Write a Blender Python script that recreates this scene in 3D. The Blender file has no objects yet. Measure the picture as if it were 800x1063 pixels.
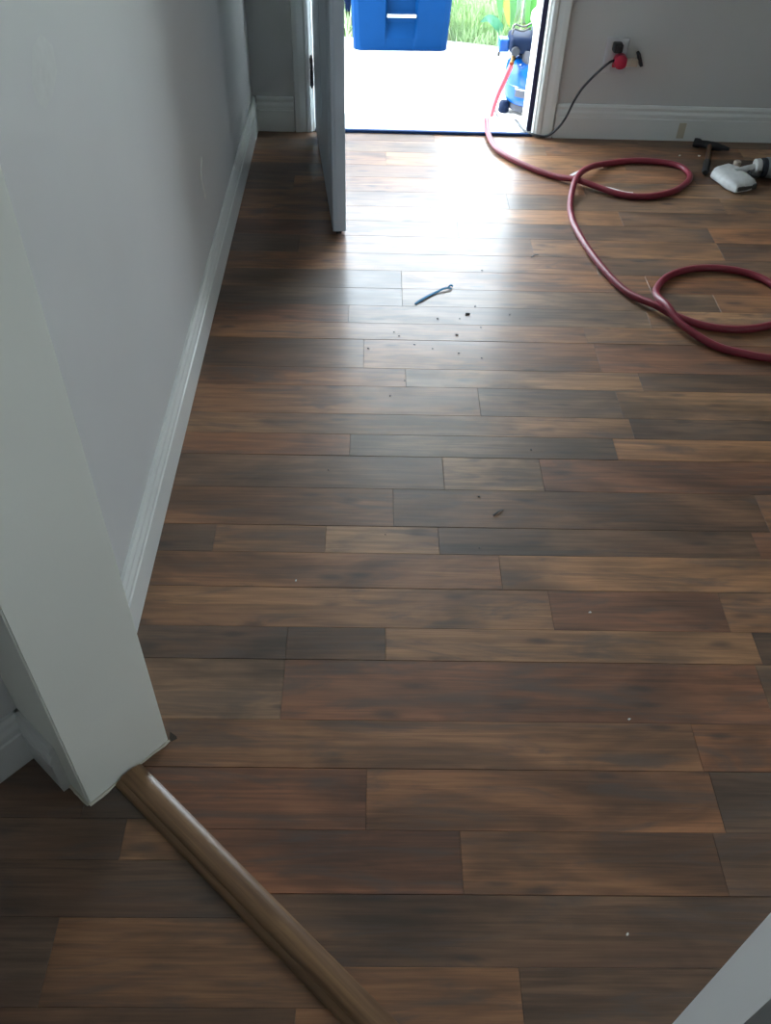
import bpy, bmesh, math, random
from mathutils import Vector, Matrix

scene = bpy.context.scene
C = scene.collection
rnd = random.Random(7)

# ------------------------------------------------------------------ camera
cam_data = bpy.data.cameras.new('camera')
cam = bpy.data.objects.new('camera', cam_data)
C.objects.link(cam)
cam_data.sensor_fit = 'HORIZONTAL'
cam_data.sensor_width = 36.0
cam_data.lens = 913.3 / 800.0 * 36.0
cam_data.clip_start = 0.02
RIGHT = Vector((0.9996945, -0.0031271, 0.0245168))
DOWN = Vector((0.0150077, -0.7113414, -0.7026864))
FWD = Vector((0.0196372, 0.7028397, -0.7110772))
m = Matrix((RIGHT, -DOWN, -FWD)).transposed().to_4x4()
m.translation = (0, 0, 1.5)
cam.matrix_world = m
scene.camera = cam

# ------------------------------------------------------------------ world, sun, exposure
SKY = 20.0
world = bpy.data.worlds.new('world')
scene.world = world
world.use_nodes = True
bg = world.node_tree.nodes['Background']
bg.inputs[0].default_value = (0.79, 0.905, 1.0, 1)
bg.inputs[1].default_value = SKY
sun_d = bpy.data.lights.new('sun', 'SUN')
sun_d.energy = 12.0
sun_d.angle = math.radians(3)
sun_d.color = (1.0, 0.96, 0.9)
sun = bpy.data.objects.new('sun', sun_d)
C.objects.link(sun)
sun.location = (-4, 6, 6)
sun.rotation_euler = Vector((1.0, -0.06, -1.25)).to_track_quat('-Z', 'Y').to_euler()

def portal(name, loc, sx, sy, direction):
    d = bpy.data.lights.new(name, 'AREA')
    d.shape = 'RECTANGLE'; d.size = sx; d.size_y = sy
    d.cycles.is_portal = True
    o = bpy.data.objects.new(name, d); C.objects.link(o)
    o.location = loc
    o.rotation_euler = Vector(direction).to_track_quat('-Z', 'Z').to_euler()
portal('door_portal', (0.21, 3.87, 0.98), 0.92, 2.2, (0, -1, 0))
portal('added_window_portal', (3.76, 0.2, 1.6), 0.85, 0.95, (-1, 0, 0))

scene.view_settings.view_transform = 'Standard'
scene.view_settings.look = 'None'
scene.view_settings.gamma = 1.0
scene.view_settings.use_curve_mapping = False
scene.view_settings.exposure = 0.0
scene.cycles.use_denoising = True
scene.cycles.max_bounces = 10
scene.cycles.diffuse_bounces = 6
scene.cycles.sample_clamp_indirect = 12.0

# ------------------------------------------------------------------ materials
def new_mat(name):
    mt = bpy.data.materials.new(name); mt.use_nodes = True
    nt = mt.node_tree
    return mt, nt, nt.nodes['Principled BSDF']

def plain(name, col, rough=0.5, metal=0.0, var=0.08, scale=30.0, bump=0.0, spec=0.5, transmission=0.0):
    mt, nt, b = new_mat(name)
    N, L = nt.nodes, nt.links
    tc = N.new('ShaderNodeTexCoord')
    nz = N.new('ShaderNodeTexNoise'); nz.inputs['Scale'].default_value = scale; nz.inputs['Detail'].default_value = 5
    L.new(tc.outputs['Object'], nz.inputs['Vector'])
    mr = N.new('ShaderNodeMapRange')
    mr.inputs['To Min'].default_value = 1 - var; mr.inputs['To Max'].default_value = 1 + var
    L.new(nz.outputs['Fac'], mr.inputs['Value'])
    mx = N.new('ShaderNodeMix'); mx.data_type = 'RGBA'; mx.blend_type = 'MULTIPLY'; mx.inputs[0].default_value = 1
    mx.inputs[6].default_value = (*col, 1)
    L.new(mr.outputs[0], mx.inputs[7]); L.new(mx.outputs[2], b.inputs['Base Color'])
    b.inputs['Roughness'].default_value = rough
    b.inputs['Metallic'].default_value = metal
    b.inputs['Specular IOR Level'].default_value = spec
    if transmission: b.inputs['Transmission Weight'].default_value = transmission
    if bump:
        bp = N.new('ShaderNodeBump'); bp.inputs['Strength'].default_value = bump; bp.inputs['Distance'].default_value = 0.002
        L.new(nz.outputs['Fac'], bp.inputs['Height']); L.new(bp.outputs[0], b.inputs['Normal'])
    return mt

def paint(name, col, rough=0.55):
    """rolled wall paint: faint orange peel, broad trowel waves in the gloss"""
    mt, nt, b = new_mat(name)
    N, L = nt.nodes, nt.links
    tc = N.new('ShaderNodeTexCoord')
    n1 = N.new('ShaderNodeTexNoise'); n1.inputs['Scale'].default_value = 3.0; n1.inputs['Detail'].default_value = 3
    n2 = N.new('ShaderNodeTexNoise'); n2.inputs['Scale'].default_value = 180; n2.inputs['Detail'].default_value = 2
    for n in (n1, n2): L.new(tc.outputs['Object'], n.inputs['Vector'])
    mr = N.new('ShaderNodeMapRange'); mr.inputs['To Min'].default_value = 0.93; mr.inputs['To Max'].default_value = 1.07
    L.new(n1.outputs['Fac'], mr.inputs['Value'])
    mx = N.new('ShaderNodeMix'); mx.data_type = 'RGBA'; mx.blend_type = 'MULTIPLY'; mx.inputs[0].default_value = 1
    mx.inputs[6].default_value = (*col, 1); L.new(mr.outputs[0], mx.inputs[7]); L.new(mx.outputs[2], b.inputs['Base Color'])
    rr = N.new('ShaderNodeMapRange'); rr.inputs['To Min'].default_value = rough - .1; rr.inputs['To Max'].default_value = rough + .1
    L.new(n1.outputs['Fac'], rr.inputs['Value']); L.new(rr.outputs[0], b.inputs['Roughness'])
    b1 = N.new('ShaderNodeBump'); b1.inputs['Strength'].default_value = .12; b1.inputs['Distance'].default_value = .001
    L.new(n2.outputs['Fac'], b1.inputs['Height'])
    b2 = N.new('ShaderNodeBump'); b2.inputs['Strength'].default_value = .25; b2.inputs['Distance'].default_value = .01
    L.new(n1.outputs['Fac'], b2.inputs['Height']); L.new(b1.outputs[0], b2.inputs['Normal'])
    L.new(b2.outputs[0], b.inputs['Normal'])
    return mt

def wood_floor(name, rough=0.55):
    """weathered mixed-tone plank: tone from the object's own colour, grey washes, grain and knots"""
    mt, nt, b = new_mat(name)
    N, L = nt.nodes, nt.links
    tc = N.new('ShaderNodeTexCoord'); oi = N.new('ShaderNodeObjectInfo')
    off = N.new('ShaderNodeVectorMath'); off.operation = 'SCALE'; off.inputs[0].default_value = (37, 91, 13)
    L.new(oi.outputs['Random'], off.inputs['Scale'])
    add = N.new('ShaderNodeVectorMath'); add.operation = 'ADD'
    L.new(tc.outputs['Object'], add.inputs[0]); L.new(off.outputs[0], add.inputs[1])
    def noise(sx, sy, detail=4, dist=0.0, rough_=0.55):
        mp = N.new('ShaderNodeVectorMath'); mp.operation = 'MULTIPLY'; mp.inputs[1].default_value = (sx, sy, 1)
        L.new(add.outputs[0], mp.inputs[0])
        n = N.new('ShaderNodeTexNoise'); n.inputs['Scale'].default_value = 1; n.inputs['Detail'].default_value = detail
        n.inputs['Distortion'].default_value = dist; n.inputs['Roughness'].default_value = rough_
        L.new(mp.outputs[0], n.inputs['Vector'])
        return n
    def ramp(src, a, bb, lo, hi):
        r = N.new('ShaderNodeMapRange'); r.interpolation_type = 'SMOOTHSTEP'
        r.inputs['From Min'].default_value = a; r.inputs['From Max'].default_value = bb
        r.inputs['To Min'].default_value = lo; r.inputs['To Max'].default_value = hi
        L.new(src, r.inputs['Value']); return r.outputs[0]
    def mix(fac, A, B, mode='MIX'):
        x = N.new('ShaderNodeMix'); x.data_type = 'RGBA'; x.blend_type = mode
        if isinstance(fac, float): x.inputs[0].default_value = fac
        else: L.new(fac, x.inputs[0])
        for k, v in ((6, A), (7, B)):
            if isinstance(v, tuple): x.inputs[k].default_value = v
            else: L.new(v, x.inputs[k])
        return x.outputs[2]
    grain = noise(5, 95, 6, .4)
    fine = noise(9, 330, 3)
    wash = noise(3.2, 17, 6, 1.4, .62)
    warm = noise(1.7, 11, 3, .5)
    col = mix(1.0, oi.outputs['Color'], ramp(grain.outputs['Fac'], .3, .7, .72, 1.22), 'MULTIPLY')
    col = mix(1.0, col, ramp(fine.outputs['Fac'], .3, .7, .88, 1.1), 'MULTIPLY')
    cloud = noise(2.3, 6.5, 4, .8, .5)
    col = mix(1.0, col, ramp(cloud.outputs['Fac'], .3, .7, .52, 1.45), 'MULTIPLY')
    col = mix(ramp(warm.outputs['Fac'], .5, .72, 0, .55), col, (.19, .088, .046, 1))
    col = mix(ramp(wash.outputs['Fac'], .47, .70, 0, .66), col, (.090, .066, .053, 1))
    mp = N.new('ShaderNodeVectorMath'); mp.operation = 'MULTIPLY'; mp.inputs[1].default_value = (4.2, 15, 1)
    nd = N.new('ShaderNodeMix'); nd.data_type = 'VECTOR'; nd.inputs[0].default_value = .03
    L.new(add.outputs[0], nd.inputs[4]); L.new(wash.outputs['Color'], nd.inputs[5]); L.new(nd.outputs[1], mp.inputs[0])
    vo = N.new('ShaderNodeTexVoronoi'); vo.voronoi_dimensions = '2D'; vo.inputs['Scale'].default_value = 1; L.new(mp.outputs[0], vo.inputs['Vector'])
    kn = ramp(vo.outputs['Distance'], .02, .17, .6, 0)
    sel = ramp(warm.outputs['Fac'], .42, .56, 0, 1)
    ml = N.new('ShaderNodeMath'); ml.operation = 'MULTIPLY'; L.new(kn, ml.inputs[0]); L.new(sel, ml.inputs[1])
    col = mix(ml.outputs[0], col, (.030, .023, .020, 1))
    L.new(col, b.inputs['Base Color'])
    L.new(ramp(wash.outputs['Fac'], .3, .7, rough - .05, rough + .07), b.inputs['Roughness'])
    b.inputs['Specular IOR Level'].default_value = .6
    b.inputs['Coat Weight'].default_value = .38
    b.inputs['Coat Roughness'].default_value = .22
    bp = N.new('ShaderNodeBump'); bp.inputs['Strength'].default_value = .18; bp.inputs['Distance'].default_value = .0012
    L.new(grain.outputs['Fac'], bp.inputs['Height']); L.new(bp.outputs[0], b.inputs['Normal'])
    return mt

M = {}
M['wall'] = paint('wall_paint', (.565, .57, .56))
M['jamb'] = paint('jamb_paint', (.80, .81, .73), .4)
M['ceiling'] = paint('ceiling_paint', (.70, .70, .68), .8)
M['trim'] = paint('trim_paint', (.67, .685, .66), .34)
M['plank'] = wood_floor('weathered_plank')
M['subfloor'] = plain('subfloor_dark', (.045, .031, .023), .9)
M['strip'] = None
M['caulk'] = plain('caulk', (.62, .58, .48), .7, bump=.5, scale=80)
M['spackle'] = plain('spackle', (.60, .61, .585), .75, bump=.3, scale=60)
M['filler'] = plain('filler', (.50, .45, .34), .8)
M['door'] = paint('door_paint', (.50, .58, .66), .4)
M['steel_dark'] = plain('aged_steel', (.10, .10, .11), .38, .9)
M['steel'] = plain('steel', (.55, .56, .58), .3, 1.0)
M['weather'] = plain('weatherstrip', (.02, .018, .04), .8, spec=.1)
M['sill'] = plain('sill_metal', (.02, .05, .14), .7, .0, spec=.1)
M['sill_top'] = plain('sill_top', (.62, .62, .6), .5, .2)
M['concrete'] = plain('concrete', (.6, .59, .57), .9, var=.12, scale=8, bump=.4)
M['soil'] = plain('lawn_soil', (.10, .13, .05), .95, var=.3, scale=6)
M['grass'] = plain('grass_blade', (.36, .50, .26), .6, var=.35, scale=3)
M['stucco'] = plain('stucco', (.60, .58, .54), .9, bump=.6, scale=120)
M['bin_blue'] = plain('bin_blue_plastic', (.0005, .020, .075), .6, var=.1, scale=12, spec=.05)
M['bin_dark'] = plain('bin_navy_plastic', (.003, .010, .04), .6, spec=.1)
M['rubber'] = plain('black_rubber', (.012, .012, .014), .55)
M['bar'] = plain('pale_bar', (.62, .62, .6), .35, .6)
M['tank'] = plain('tank_blue_enamel', (.001, .062, .28), .25, var=.04, spec=.4)
M['navy'] = plain('navy_plastic', (.003, .009, .028), .6, spec=.1)
M['grey_cast'] = plain('grey_casting', (.055, .06, .075), .6, .0, spec=.15)
M['dark_plastic'] = plain('charcoal_plastic', (.02, .023, .03), .55, spec=.2)
M['white_plastic'] = plain('white_plastic', (.74, .74, .72), .4)
M['plate'] = plain('aged_white_plastic', (.56, .56, .57), .4)
M['brass'] = plain('brass', (.45, .30, .12), .35, 1.0)
M['hose'] = plain('maroon_rubber_hose', (.20, .018, .035), .42, var=.15, scale=40)
M['cord'] = plain('black_cord', (.008, .008, .011), .45)
M['red'] = plain('red_plastic', (.42, .012, .045), .4)
M['tan'] = plain('tan_plastic', (.40, .32, .26), .5)
M['tool_white'] = plain('scuffed_white_tool', (.50, .50, .49), .5, var=.25, scale=45)
M['tool_grey'] = plain('tool_grey', (.24, .26, .26), .4, .4)
M['tool_slot'] = plain('tool_slot_dark', (.06, .06, .055), .6)
M['hammer_wood'] = plain('hammer_handle_wood', (.12, .06, .03), .5, var=.3, scale=50)
M['blue_tape'] = plain('blue_tape', (.0, .15, .34), .6, spec=.15)
M['crumb'] = plain('dark_crumb', (.09, .08, .075), .9)
M['white_speck'] = plain('white_speck', (.75, .73, .68), .7)
M['film'] = plain('clear_film', (.75, .75, .75), .15, spec=.8)
M['leaf'] = plain('plant_leaf', (.05, .19, .045), .4, var=.3, scale=14)
M['leaf_yellow'] = plain('plant_leaf_yellowing', (.22, .30, .03), .45, var=.25, scale=14)
M['leaf_teal'] = plain('plant_leaf_bluish', (.06, .22, .13), .4, var=.2, scale=14)
M['stalk'] = plain('plant_stalk', (.20, .32, .10), .6)
M['picket'] = plain('picket_white', (.66, .68, .72), .6)
M['panel_green'] = plain('pale_green_plastic', (.10, .34, .07), .45)

def strip_mat():
    mt, nt, b = new_mat('oak_strip')
    N, L = nt.nodes, nt.links
    tc = N.new('ShaderNodeTexCoord')
    mp = N.new('ShaderNodeMapping'); mp.inputs['Scale'].default_value = (4, 90, 60)
    L.new(tc.outputs['Object'], mp.inputs['Vector'])
    n = N.new('ShaderNodeTexNoise'); n.inputs['Scale'].default_value = 1; n.inputs['Detail'].default_value = 6; n.inputs['Distortion'].default_value = .6
    L.new(mp.outputs[0], n.inputs['Vector'])
    r = N.new('ShaderNodeValToRGB')
    r.color_ramp.elements[0].position = .3; r.color_ramp.elements[0].color = (.12, .058, .027, 1)
    r.color_ramp.elements[1].position = .72; r.color_ramp.elements[1].color = (.27, .15, .07, 1)
    L.new(n.outputs['Fac'], r.inputs[0]); L.new(r.outputs[0], b.inputs['Base Color'])
    b.inputs['Roughness'].default_value = .34
    return mt
M['strip'] = strip_mat()

def pane_mat():
    mt, nt, b = new_mat('added_window_pane')
    N, L = nt.nodes, nt.links
    tr = N.new('ShaderNodeBsdfTransparent'); gl = N.new('ShaderNodeBsdfGlossy'); gl.inputs['Roughness'].default_value = .02
    fr = N.new('ShaderNodeFresnel'); fr.inputs[0].default_value = 1.45
    mx = N.new('ShaderNodeMixShader'); L.new(fr.outputs[0], mx.inputs[0]); L.new(tr.outputs[0], mx.inputs[1]); L.new(gl.outputs[0], mx.inputs[2])
    L.new(mx.outputs[0], N['Material Output'].inputs['Surface'])
    return mt
M['pane'] = pane_mat()

# ------------------------------------------------------------------ mesh helpers
def obj(name, bm, mat, parent=None, smooth=False, loc=None):
    me = bpy.data.meshes.new(name)
    bmesh.ops.recalc_face_normals(bm, faces=bm.faces)
    if loc is not None:
        bmesh.ops.translate(bm, verts=bm.verts, vec=-Vector(loc))
    bm.to_mesh(me); bm.free()
    if smooth:
        for p in me.polygons: p.use_smooth = True
        me.set_sharp_from_angle(angle=math.radians(40))
    me.materials.append(mat)
    o = bpy.data.objects.new(name, me); C.objects.link(o)
    if loc is not None: o.location = loc
    if parent is not None:
        o.parent = parent
        o.location = Vector(loc or (0, 0, 0)) - world_loc(parent)
    return o

def world_loc(o):
    v = Vector(o.location)
    while o.parent is not None:
        o = o.parent; v += Vector(o.location)
    return v

def empty(name, loc):
    o = bpy.data.objects.new(name, None); C.objects.link(o); o.location = loc
    o.empty_display_size = .05
    return o

def tag(o, label, cat, group=None):
    o['label'] = label; o['category'] = cat
    if group: o['group'] = group
    return o

def struct(o, label=None):
    o['kind'] = 'structure'
    if label: o['label'] = label
    return o

def prism(bm, pts, z0, z1):
    lo = [bm.verts.new((p[0], p[1], z0)) for p in pts]
    hi = [bm.verts.new((p[0], p[1], z1)) for p in pts]
    n = len(pts)
    bm.faces.new(lo[::-1]); bm.faces.new(hi)
    for i in range(n):
        bm.faces.new((lo[i], lo[(i + 1) % n], hi[(i + 1) % n], hi[i]))
    return bm

def box(bm, x0, x1, y0, y1, z0, z1, bev=0.0, seg=2):
    r = bmesh.ops.create_cube(bm, size=1)
    bmesh.ops.scale(bm, vec=(x1 - x0, y1 - y0, z1 - z0), verts=r['verts'])
    bmesh.ops.translate(bm, vec=((x0 + x1) / 2, (y0 + y1) / 2, (z0 + z1) / 2), verts=r['verts'])
    if bev:
        es = {e for v in r['verts'] for e in v.link_edges}
        bmesh.ops.bevel(bm, geom=list(es), offset=bev, segments=seg, profile=.5, affect='EDGES')
    return bm

def B(*a, **k): return box(bmesh.new(), *a, **k)

def sweep(bm, prof, path, up=(0, 0, 1), closed_prof=True, cap=True):
    """sweep a 2D profile (u sideways, v along up) along a polyline with mitred joints"""
    up = Vector(up); rings = []
    P = [Vector(p) for p in path]
    for i, p in enumerate(P):
        if i == 0: d = (P[1] - P[0]).normalized()
        elif i == len(P) - 1: d = (P[-1] - P[-2]).normalized()
        else: d = ((P[i + 1] - P[i]).normalized() + (P[i] - P[i - 1]).normalized()).normalized()
        side = d.cross(up).normalized()
        k = 1.0
        if 0 < i < len(P) - 1:
            k = 1 / max(.3, d.dot((P[i] - P[i - 1]).normalized()))
        rings.append([bm.verts.new(p + side * u * k + up * v) for u, v in prof])
    n = len(prof)
    for a, b in zip(rings, rings[1:]):
        for j in range(n if closed_prof else n - 1):
            bm.faces.new((a[j], a[(j + 1) % n], b[(j + 1) % n], b[j]))
    if cap:
        bm.faces.new(rings[0][::-1]); bm.faces.new(rings[-1])
    return bm

def catmull(pts, sub=6):
    P = [Vector(p) for p in pts]; P = [2 * P[0] - P[1]] + P + [2 * P[-1] - P[-2]]
    out = []
    for i in range(1, len(P) - 2):
        a, b, c, d = P[i - 1:i + 3]
        for k in range(sub):
            t = k / sub
            out.append(.5 * ((2 * b) + (c - a) * t + (2 * a - 5 * b + 4 * c - d) * t * t + (3 * b - a - 3 * c + d) * t ** 3))
    out.append(P[-2])
    return out

def tube(bm, pts, r, seg=10, cap=True):
    P = [Vector(p) for p in pts]
    rr = r if isinstance(r, (list, tuple)) else [r] * len(P)
    d0 = (P[1] - P[0]).normalized()
    ref = Vector((0, 0, 1)) if abs(d0.z) < .9 else Vector((1, 0, 0))
    nrm = d0.cross(ref).normalized(); rings = []
    for i, p in enumerate(P):
        if i == 0: d = d0
        elif i == len(P) - 1: d = (P[-1] - P[-2]).normalized()
        else: d = (P[i + 1] - P[i - 1]).normalized()
        nrm = (nrm - d * nrm.dot(d)).normalized(); bn = d.cross(nrm)
        rings.append([bm.verts.new(p + (nrm * math.cos(2 * math.pi * k / seg) + bn * math.sin(2 * math.pi * k / seg)) * rr[i]) for k in range(seg)])
    for a, b in zip(rings, rings[1:]):
        for k in range(seg):
            bm.faces.new((a[k], a[(k + 1) % seg], b[(k + 1) % seg], b[k]))
    if cap:
        bm.faces.new(rings[0][::-1]); bm.faces.new(rings[-1])
    return bm

def T(*a, **k): return tube(bmesh.new(), *a, **k)

def lathe(bm, prof, c, axis='z', seg=32):
    """prof: (radius, height) list around a point, along an axis"""
    rings = []
    for r, h in prof:
        ring = []
        for k in range(seg):
            a = 2 * math.pi * k / seg; x, y = r * math.cos(a), r * math.sin(a)
            v = (x, y, h) if axis == 'z' else ((h, x, y) if axis == 'x' else (x, h, y))
            ring.append(bm.verts.new(Vector(c) + Vector(v)))
        rings.append(ring)
    for a, b in zip(rings, rings[1:]):
        for k in range(seg):
            bm.faces.new((a[k], a[(k + 1) % seg], b[(k + 1) % seg], b[k]))
    bm.faces.new(rings[0][::-1]); bm.faces.new(rings[-1])
    return bm

def LA(*a, **k): return lathe(bmesh.new(), *a, **k)

# ------------------------------------------------------------------ layout of the place
XL = -0.495           # face of the left wall
YF = 3.71             # face of the far wall
YO = 3.86             # outside face of the far wall
XR = 3.6              # right wall
YB = -0.6             # near wall of the room
HC = 2.45             # ceiling
DX0, DX1, DH = -0.245, 0.662, 2.04   # door opening
PATIO = -0.12
S = Vector((0.740, -0.672, 0)); Nn = Vector((0.672, 0.740, 0))   # along / through the angled opening
JR = Vector((-0.371, 0.865, 0)); TH = 0.177                        # room-side corner of the jamb
JL = JR - Nn * TH
OPEN = 0.914
KR = JR + S * OPEN; KL = JL + S * OPEN
HALL = JL - S * 0.169        # inner corner of the hall

# ------------------------------------------------------------------ floor and its planks
fl = bmesh.new()
prism(fl, [(-1.6, YB - .12), (XR + .1, YB - .12), (XR + .1, YF + .03), (-1.6, YF + .03)], -.06, -.012)
prism(fl, [(-1.9, -2.6), (2.4, -2.6), (2.4, YB - .13), (-1.9, YB - .13)], -.06, -.012)
floor = struct(obj('floor', fl, M['subfloor']), 'floor of weathered brown and grey wood-look planks')

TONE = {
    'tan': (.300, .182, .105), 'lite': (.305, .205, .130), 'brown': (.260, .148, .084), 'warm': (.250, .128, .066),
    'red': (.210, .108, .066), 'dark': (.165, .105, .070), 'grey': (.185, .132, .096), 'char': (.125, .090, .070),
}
SLOPE_LINE = (JL + Nn * 0.0824)      # middle of the transition strip
def side_of(p): return (Vector((p[0], p[1], 0)) - SLOPE_LINE).dot(Nn)
def clip(poly, keep, off):
    out = []
    n = len(poly)
    for i in range(n):
        a, b = poly[i], poly[(i + 1) % n]
        da, db = keep * side_of(a) - off, keep * side_of(b) - off
        if da >= 0: out.append(a)
        if (da >= 0) != (db >= 0):
            t = da / (da - db); out.append((a[0] + (b[0] - a[0]) * t, a[1] + (b[1] - a[1]) * t))
    return out

def area(p): return abs(sum(p[i][0] * p[(i + 1) % len(p)][1] - p[(i + 1) % len(p)][0] * p[i][1] for i in range(len(p)))) / 2

def plank(poly, tone, dz=0.0, tilt=0.0):
    if len(poly) < 3 or area(poly) < 2e-4: return
    cx = sum(p[0] for p in poly) / len(poly); cy = sum(p[1] for p in poly) / len(poly)
    bm = bmesh.new(); b = .0005
    def inset(p):
        d = Vector((cx - p[0], cy - p[1]))
        return (p[0] + math.copysign(min(b, abs(d.x)), d.x), p[1] + math.copysign(min(b, abs(d.y)), d.y))
    n = len(poly)
    rings = [[bm.verts.new((*p, -.010)) for p in poly], [bm.verts.new((*p, -.0004)) for p in poly], [bm.verts.new((*inset(p), 0)) for p in poly]]
    for a, c in zip(rings, rings[1:]):
        for i in range(n): bm.faces.new((a[i], a[(i + 1) % n], c[(i + 1) % n], c[i]))
    bm.faces.new(rings[2]); bm.faces.new(rings[0][::-1])
    o = obj('plank', bm, M['plank'], floor, loc=(cx, cy, dz))
    o.rotation_euler.x = tilt
    t = TONE[tone]; t = (t[0] * .90, t[1] * .70, t[2] * .52); k = rnd.uniform(.9, 1.1); w = rnd.uniform(-.05, .05)
    o.color = (t[0] * k * (1 + w), t[1] * k, t[2] * k * (1 - w), 1)

STRONG = (.581, .811, 1.054, 1.246, 1.435, 1.683, 2.203)   # open lengthwise joints
def row(y0, y1, ends, tones, keep, tilt=0.0):
    g = .00025
    ga = .0007 if any(abs(y0 - q) < 1e-6 for q in STRONG) else g
    gb = .0007 if any(abs(y1 - q) < 1e-6 for q in STRONG) else g
    for (x0, x1), tn in zip(zip(ends, ends[1:]), tones):
        poly = [(x0 + g, y0 + ga), (x1 - g, y0 + ga), (x1 - g, y1 - gb), (x0 + g, y1 - gb)]
        dz = rnd.uniform(-.00015, 0)
        plank(clip(poly, keep, .012), tn, dz, tilt + rnd.uniform(-.0008, .0008))

X0, X1 = XL + .004, XR
KEYS = list(TONE)
def auto(x, x1, known=()):
    """plank ends beyond the ones seen in the picture"""
    e = [x] + list(known)
    while e[-1] < x1 - .5:
        e.append(e[-1] + rnd.uniform(.45, 1.1))
    e[-1] = x1 if len(e) > len(known) + 1 else e[-1]
    if e[-1] != x1: e.append(x1)
    return e
def pad(t, n):
    t = list(t)
    while len(t) < n:
        c = rnd.choice(KEYS)
        if c != t[-1] if t else True: t.append(c)
    return t[:n]

ROWS = [  # y0, y1, plank ends seen, tones from the left
    (-.10, .02, (.5,), ('dark', 'char')), (.02, .13, (.9,), ('brown', 'dark')), (.13, .24, (.4,), ('dark', 'grey')),
    (.24, .352, (.85,), ('char', 'dark')), (.352, .468, (.25,), ('brown', 'dark')), (.468, .581, (.95,), ('dark', 'dark', 'grey')),
    (.581, .692, (.17, .62), ('red', 'brown', 'dark')), (.692, .811, (.004, .645), ('red', 'warm', 'char')),
    (.811, .913, (.636,), ('brown', 'warm')), (.913, 1.054, (-.165, .805), ('grey', 'red', 'grey')),
    (1.054, 1.137, (-.166, .04), ('char', 'dark', 'tan')), (1.137, 1.246, (.40, .779), ('tan', 'red', 'brown')),
    (1.246, 1.349, (.30,), ('brown', 'tan')), (1.349, 1.435, (-.355, -.098, .165), ('char', 'tan', 'lite', 'dark')),
    (1.435, 1.563, (.06,), ('brown', 'dark')), (1.563, 1.683, (.187, .435), ('dark', 'lite', 'red')),
    (1.683, 1.768, (-.05, .641,), ('warm', 'grey', 'tan')), (1.768, 1.852, (.701,), ('tan', 'char')), (1.852, 1.975, (.30, .687), ('brown', 'grey', 'lite')),
    (1.975, 2.06, (.1, .768), ('warm', 'lite', 'dark')), (2.06, 2.203, (-.02,), ('dark', 'brown')), (2.203, 2.29, (.648,), ('brown', 'tan')),
    (2.29, 2.387, (-.07, .86), ('red', 'grey', 'lite')), (2.387, 2.49, (.097, 1.1), ('char', 'grey', 'brown')), (2.49, 2.60, (.097,), ('dark', 'brown')),
    (2.60, 2.71, (.75,), ('brown', 'grey')), (2.71, 2.83, (-.25, .55), ('char', 'brown', 'tan')), (2.83, 2.94, (.3, 1.2), ('red', 'dark', 'brown')),
    (2.94, 3.05, (-.1, .9), ('brown', 'tan', 'dark')), (3.05, 3.17, (.5,), ('dark', 'grey')), (3.17, 3.29, (-.3, .8), ('char', 'brown', 'lite')),
    (3.29, 3.40, (.45, 1.25), ('dark', 'brown', 'red')), (3.40, 3.52, (.05, 1.0), ('brown', 'tan', 'dark')), (3.52, 3.63, (.7,), ('grey', 'brown')),
    (3.63, YF + .03, (.25, 1.1), ('dark', 'brown', 'char')),
]
for y0, y1, kn, tn in ROWS:
    e = auto(X0, X1, kn)
    row(y0, y1, e, pad(tn, len(e) - 1), +1)
for y0, y1 in [(YB - .02 + i * .124, YB - .02 + (i + 1) * .124) for i in range(4)]:
    e = auto(.9, X1); row(y0, y1, e, pad((), len(e) - 1), +1)
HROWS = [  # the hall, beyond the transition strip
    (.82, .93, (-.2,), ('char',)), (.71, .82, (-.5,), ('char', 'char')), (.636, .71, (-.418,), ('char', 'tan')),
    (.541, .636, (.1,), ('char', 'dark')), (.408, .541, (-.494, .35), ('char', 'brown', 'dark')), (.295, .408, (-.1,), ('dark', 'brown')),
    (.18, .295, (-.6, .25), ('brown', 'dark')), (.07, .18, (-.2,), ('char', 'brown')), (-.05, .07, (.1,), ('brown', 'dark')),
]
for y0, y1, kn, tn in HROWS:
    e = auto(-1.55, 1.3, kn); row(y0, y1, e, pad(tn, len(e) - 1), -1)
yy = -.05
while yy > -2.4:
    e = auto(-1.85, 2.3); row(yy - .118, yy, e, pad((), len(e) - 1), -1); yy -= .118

# ------------------------------------------------------------------ walls, ceiling
v2 = lambda v: (v.x, v.y)
struct(obj('wall_left', prism(bmesh.new(), [(XL - .15, 1.02), (XL, .979), (XL, YO), (XL - .15, YO)], -.01, HC), M['wall']),
       'long off-white painted wall on the left with faint patches')
wl = bpy.data.objects['wall_left']
wf = bmesh.new()
box(wf, XL + .0005, DX0 - .035, YF, YO, -.01, HC)
box(wf, DX1 + .035, XR - .0005, YF, YO, -.01, HC)
box(wf, DX0 - .035, DX1 + .035, YF, YO, DH + .035, HC)
wall_far = struct(obj('wall_far', wf, M['wall']), 'off-white far wall with the open exterior door')
WY0, WY1, WZ0, WZ1 = -.2, .6, 1.15, 2.05
wr = bmesh.new()
box(wr, XR, XR + .15, YB - .12, WY0, -.01, HC); box(wr, XR, XR + .15, WY1, YO, -.01, HC)
box(wr, XR, XR + .15, WY0, WY1, -.01, WZ0); box(wr, XR, XR + .15, WY0, WY1, WZ1, HC)
wall_right = struct(obj('wall_right', wr, M['wall']), 'off-white right wall with a small window added for fill light')
tdiag = (KR.y - YB) / .672
xe = KR.x + .740 * tdiag
struct(obj('wall_near', prism(bmesh.new(), [(xe, YB), (XR, YB), (XR, YB - .12), (xe - .05, YB - .12)], -.01, HC), M['wall']))
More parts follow.
